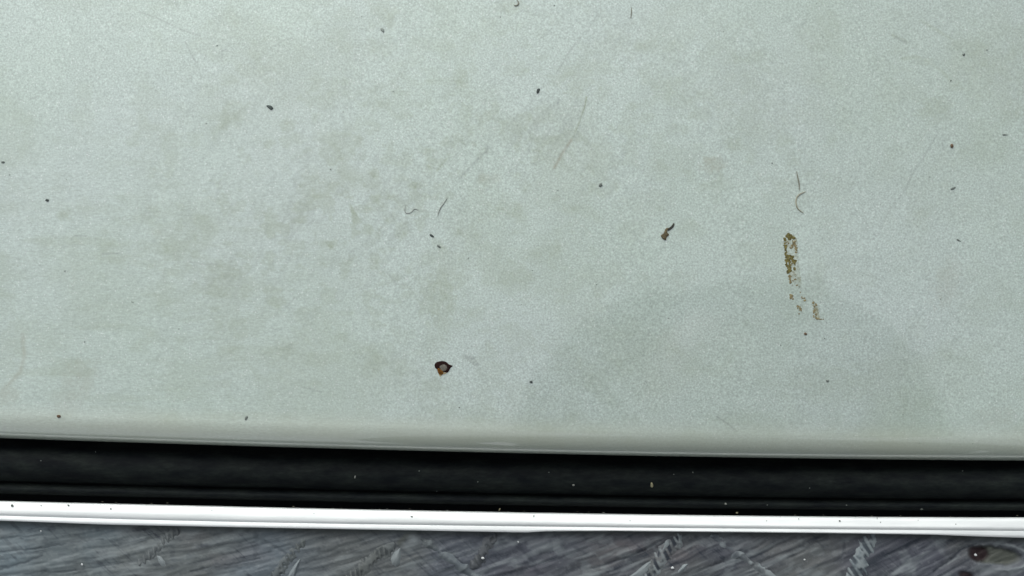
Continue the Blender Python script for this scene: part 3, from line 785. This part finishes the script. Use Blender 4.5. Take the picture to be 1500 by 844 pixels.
for i, x in enumerate([170, 222, 245, 488, 500, 556, 567, 600, 655, 744, 768, 770 + 76, 862, 884, 986, 994, 1102, 1165, 1206, 1277, 1319, 1392, 1490, 150, 430]):
    r = random.Random(300 + i); y = float(TRIM_TOP(x)) - r.uniform(.3, 3.0)
    speck('crumb', x, y, r.uniform(.7, 1.8), r.uniform(.3, .6), 0, m_dim if r.random() < .7 else m_palec, 'pinhead-small pale crumb caught along the top edge of the bright trim', 300 + i, 'crumb',
          'pinhead crumbs along the trim edge', zf=lambda a, b: -.0122)
for i, (x, y) in enumerate([(700, 706), (614, 690), (804, 692), (640, 720), (987, 695), (1015, 692), (1186, 715), (1124, 740), (1240, 748 - 8), (1410, 690), (140, 662), (60, 675)]):
    r = random.Random(400 + i)
    speck('crumb', x, y, r.uniform(.7, 1.1), r.uniform(.7, 1.1), 0, m_mid, 'pinhead-small grey dust crumb on the rounded black rubber', 400 + i, 'crumb', 'pinhead crumbs on the rubber', zf=z_seal)
z_trim = lambda a, b: -.0099
for (x, y, rx, ry, lab) in [(17.5, 740.5, 1.9, 1.8, 'dark round speck on the bright trim at the far left'), (100, 740, 1.7, 1.1, 'slanting dark fleck high on the bright trim near its left end'),
                            (603.5, 757, 1.9, 1.2, 'dark speck on the bright trim below the rusty chip'), (782, 756, .7, 1.8, 'thin upright dark fleck on the middle of the bright trim'),
                            (1230, 763, 1.4, 1.3, 'dark round speck on the bright trim in its right part'), (162, 745.5, 1.3, 1.2, 'small grey speck on the bright trim left of its faint kink')]:
    speck('trim_speck', x, y, rx, ry, .2, m_mid, lab, int(x), 'dirt speck', zf=z_trim)
for i, (x, y) in enumerate([(60, 740), (573, 760), (923, 763), (1123, 763), (1290, 765), (1285, 759), (310, 747), (1170, 760), (1253, 757), (1400, 768), (683, 762), (1143, 757), (1345, 762), (460, 752)]):
    r = random.Random(500 + i)
    speck('trim_speck', x, y, r.uniform(.6, 1.1), r.uniform(.5, .9), 0, m_mid, 'pinhead-small grey speck on the face of the bright trim', 500 + i, 'dirt speck', 'pinhead specks on the trim', zf=z_trim)
m_white = simple('white_grit', (0.62, 0.66, 0.66), .7, .2, 2500)
z_sheet = lambda a, b: zs + .0006
for (x, y, r_, lab) in [(120, 827, 2.0, 'white crumb low on the slate sheet at the left'), (707, 818, 2.3, 'white crumb on the slate sheet below the middle of the trim'),
                        (985, 832, 2.2, 'white crumb sitting on the boldest ribbed ridge'), (1178.5, 820, 1.5, 'tiny white crumb between the long smooth fold and the palest ribbed ridge'),
                        (759, 794, 1.4, 'faint white crumb close under the trim on the slate sheet'), (1429, 813, 2.2, 'white crumb inside the dark maroon hollow'), (60, 778, 1.3, 'faint pale crumb close under the trim at the far left')]:
    speck('white_crumb', x, y, r_, r_ * .8, .3, m_white, lab, int(x) + 7, 'crumb', zf=z_sheet)

# ------------------------------------------------------------------ unseen photographer bending over the panel, added to darken its clear coat reflection
m_coat = simple('dark_jacket', (0.020, 0.023, 0.028), .85, .2, 300)
m_skin = simple('skin', (0.085, 0.050, 0.036), .55, .08, 200, bstr=.1)
def skinned(name, verts, edges, mat, parent, origin, root=0, lv=2):
    me_ = bpy.data.meshes.new(name); me_.from_pydata([tuple(Vector(v[:3]) - origin) for v in verts], edges, [])
    o_ = bpy.data.objects.new(name, me_); C.objects.link(o_)
    o_.modifiers.new('s', 'SKIN'); ss = o_.modifiers.new('d', 'SUBSURF'); ss.levels = lv
    for i, v in enumerate(verts):
        d = me_.skin_vertices[0].data[i]; d.radius = (v[3], v[4] if len(v) > 4 else v[3]); d.use_root = (i == root)
    dg = bpy.context.evaluated_depsgraph_get(); m2 = bpy.data.meshes.new_from_object(o_.evaluated_get(dg)); m2.name = name
    bpy.data.objects.remove(o_)
    for p in m2.polygons: p.use_smooth = True
    m2.materials.clear()
    return link(name, m2, mat, parent)
pb = Vector((.17, -.80, -1.0))
person = bpy.data.objects.new('person', None); C.objects.link(person); person.location = pb
tag(person, 'person in a dark jacket and wide brimmed hat bending over the panel, unseen, added to be mirrored in it', 'person')
cx_ = .170
cx_ = .160
bv = [(cx_, -.72, -.05, .16, .12), (cx_, -.62, .16, .15, .11), (cx_, -.48, .36, .18, .12), (cx_, -.34, .48, .13, .09), (cx_, -.26, .53, .07, .07)]
be = [(0, 1), (1, 2), (2, 3), (3, 4)]
for sgn in (-1, 1):
    k = len(bv)
    bv += [(cx_ + sgn * .19, -.44, .40, .065), (cx_ + sgn * .25, -.58, .18, .05), (cx_ + sgn * .17, -.58, -.05, .036),
           (cx_ + sgn * .10, -.72, -.12, .10), (cx_ + sgn * .12, -.66, -.54, .065), (cx_ + sgn * .12, -.80, -.93, .045), (cx_ + sgn * .13, -.66, -.97, .035)]
    be += [(2, k), (k, k + 1), (k + 1, k + 2), (0, k + 3), (k + 3, k + 4), (k + 4, k + 5), (k + 5, k + 6)]
skinned('clothed_body', bv, be, m_coat, person, pb)
for sgn in (-1, 1):
    w0 = (cx_ + sgn * .17, -.58, -.05); hv = [(*w0, .026, .020), (w0[0], w0[1] + .005, w0[2] - .05, .034, .014)]; he = [(0, 1)]
    for q, ln in ((-1.5, .062), (-.5, .075), (.5, .070), (1.5, .055)):
        k = len(hv); bx_ = w0[0] + q * .016
        hv += [(bx_, w0[1] + .010, w0[2] - .088, .0095), (bx_ + q * .002, w0[1] + .006, w0[2] - .088 - ln * .55, .0085), (bx_ + q * .003, w0[1] - .012, w0[2] - .088 - ln, .0075)]
        he += [(1, k), (k, k + 1), (k + 1, k + 2)]
    k = len(hv); hv += [(w0[0] - sgn * .034, w0[1] + .01, w0[2] - .055, .011), (w0[0] - sgn * .050, w0[1] + .012, w0[2] - .092, .009)]; he += [(1, k), (k, k + 1)]
    skinned('hand', hv, he, m_skin, person, pb)
def ellipsoid(name, c, rad, mat, parent, cut=None, tilt=0.0):
    bm = bmesh.new(); bmesh.ops.create_uvsphere(bm, u_segments=36, v_segments=24, radius=1.0)
    for v in bm.verts:
        x, y, z = v.co
        if cut: v.co = cut(x, y, z)
        v.co = Vector((v.co.x * rad[0], v.co.y * rad[1], v.co.z * rad[2]))
        v.co.rotate(__import__('mathutils').Euler((tilt, 0, 0))); v.co += Vector(c) - pb
    me_ = bpy.data.meshes.new(name); bm.to_mesh(me_); bm.free()
    for p in me_.polygons: p.use_smooth = True
    return link(name, me_, mat, parent)
hc = (cx_, -.135, .570)
head = ellipsoid('head', hc, (.078, .115, .095), m_skin, person, lambda x, y, z: Vector((x * (1 - .18 * max(0, -y)), y, z)), tilt=-.2)
ellipsoid('added_hat_brim', (cx_ + .022, -.140, .600), (.186, .152, .012), m_coat, person, tilt=-.1)  # brim added and sized to widen the dark dome mirrored in the coat
ellipsoid('added_hat_crown', (cx_ + .010, -.145, .640), (.090, .110, .075), m_coat, person, lambda x, y, z: Vector((x, y, min(z, .75))), tilt=-.1)
for sgn in (-1, 1):
    ellipsoid('eye', (cx_ + sgn * .032, -.14, .482), (.012, .010, .008), m_dark, head)
ellipsoid('nose', (cx_, -.165, .474), (.013, .024, .018), m_skin, head)
ellipsoid('mouth', (cx_, -.200, .486), (.026, .008, .006), simple('lips', (.30, .13, .11), .5, .1, 200), head)
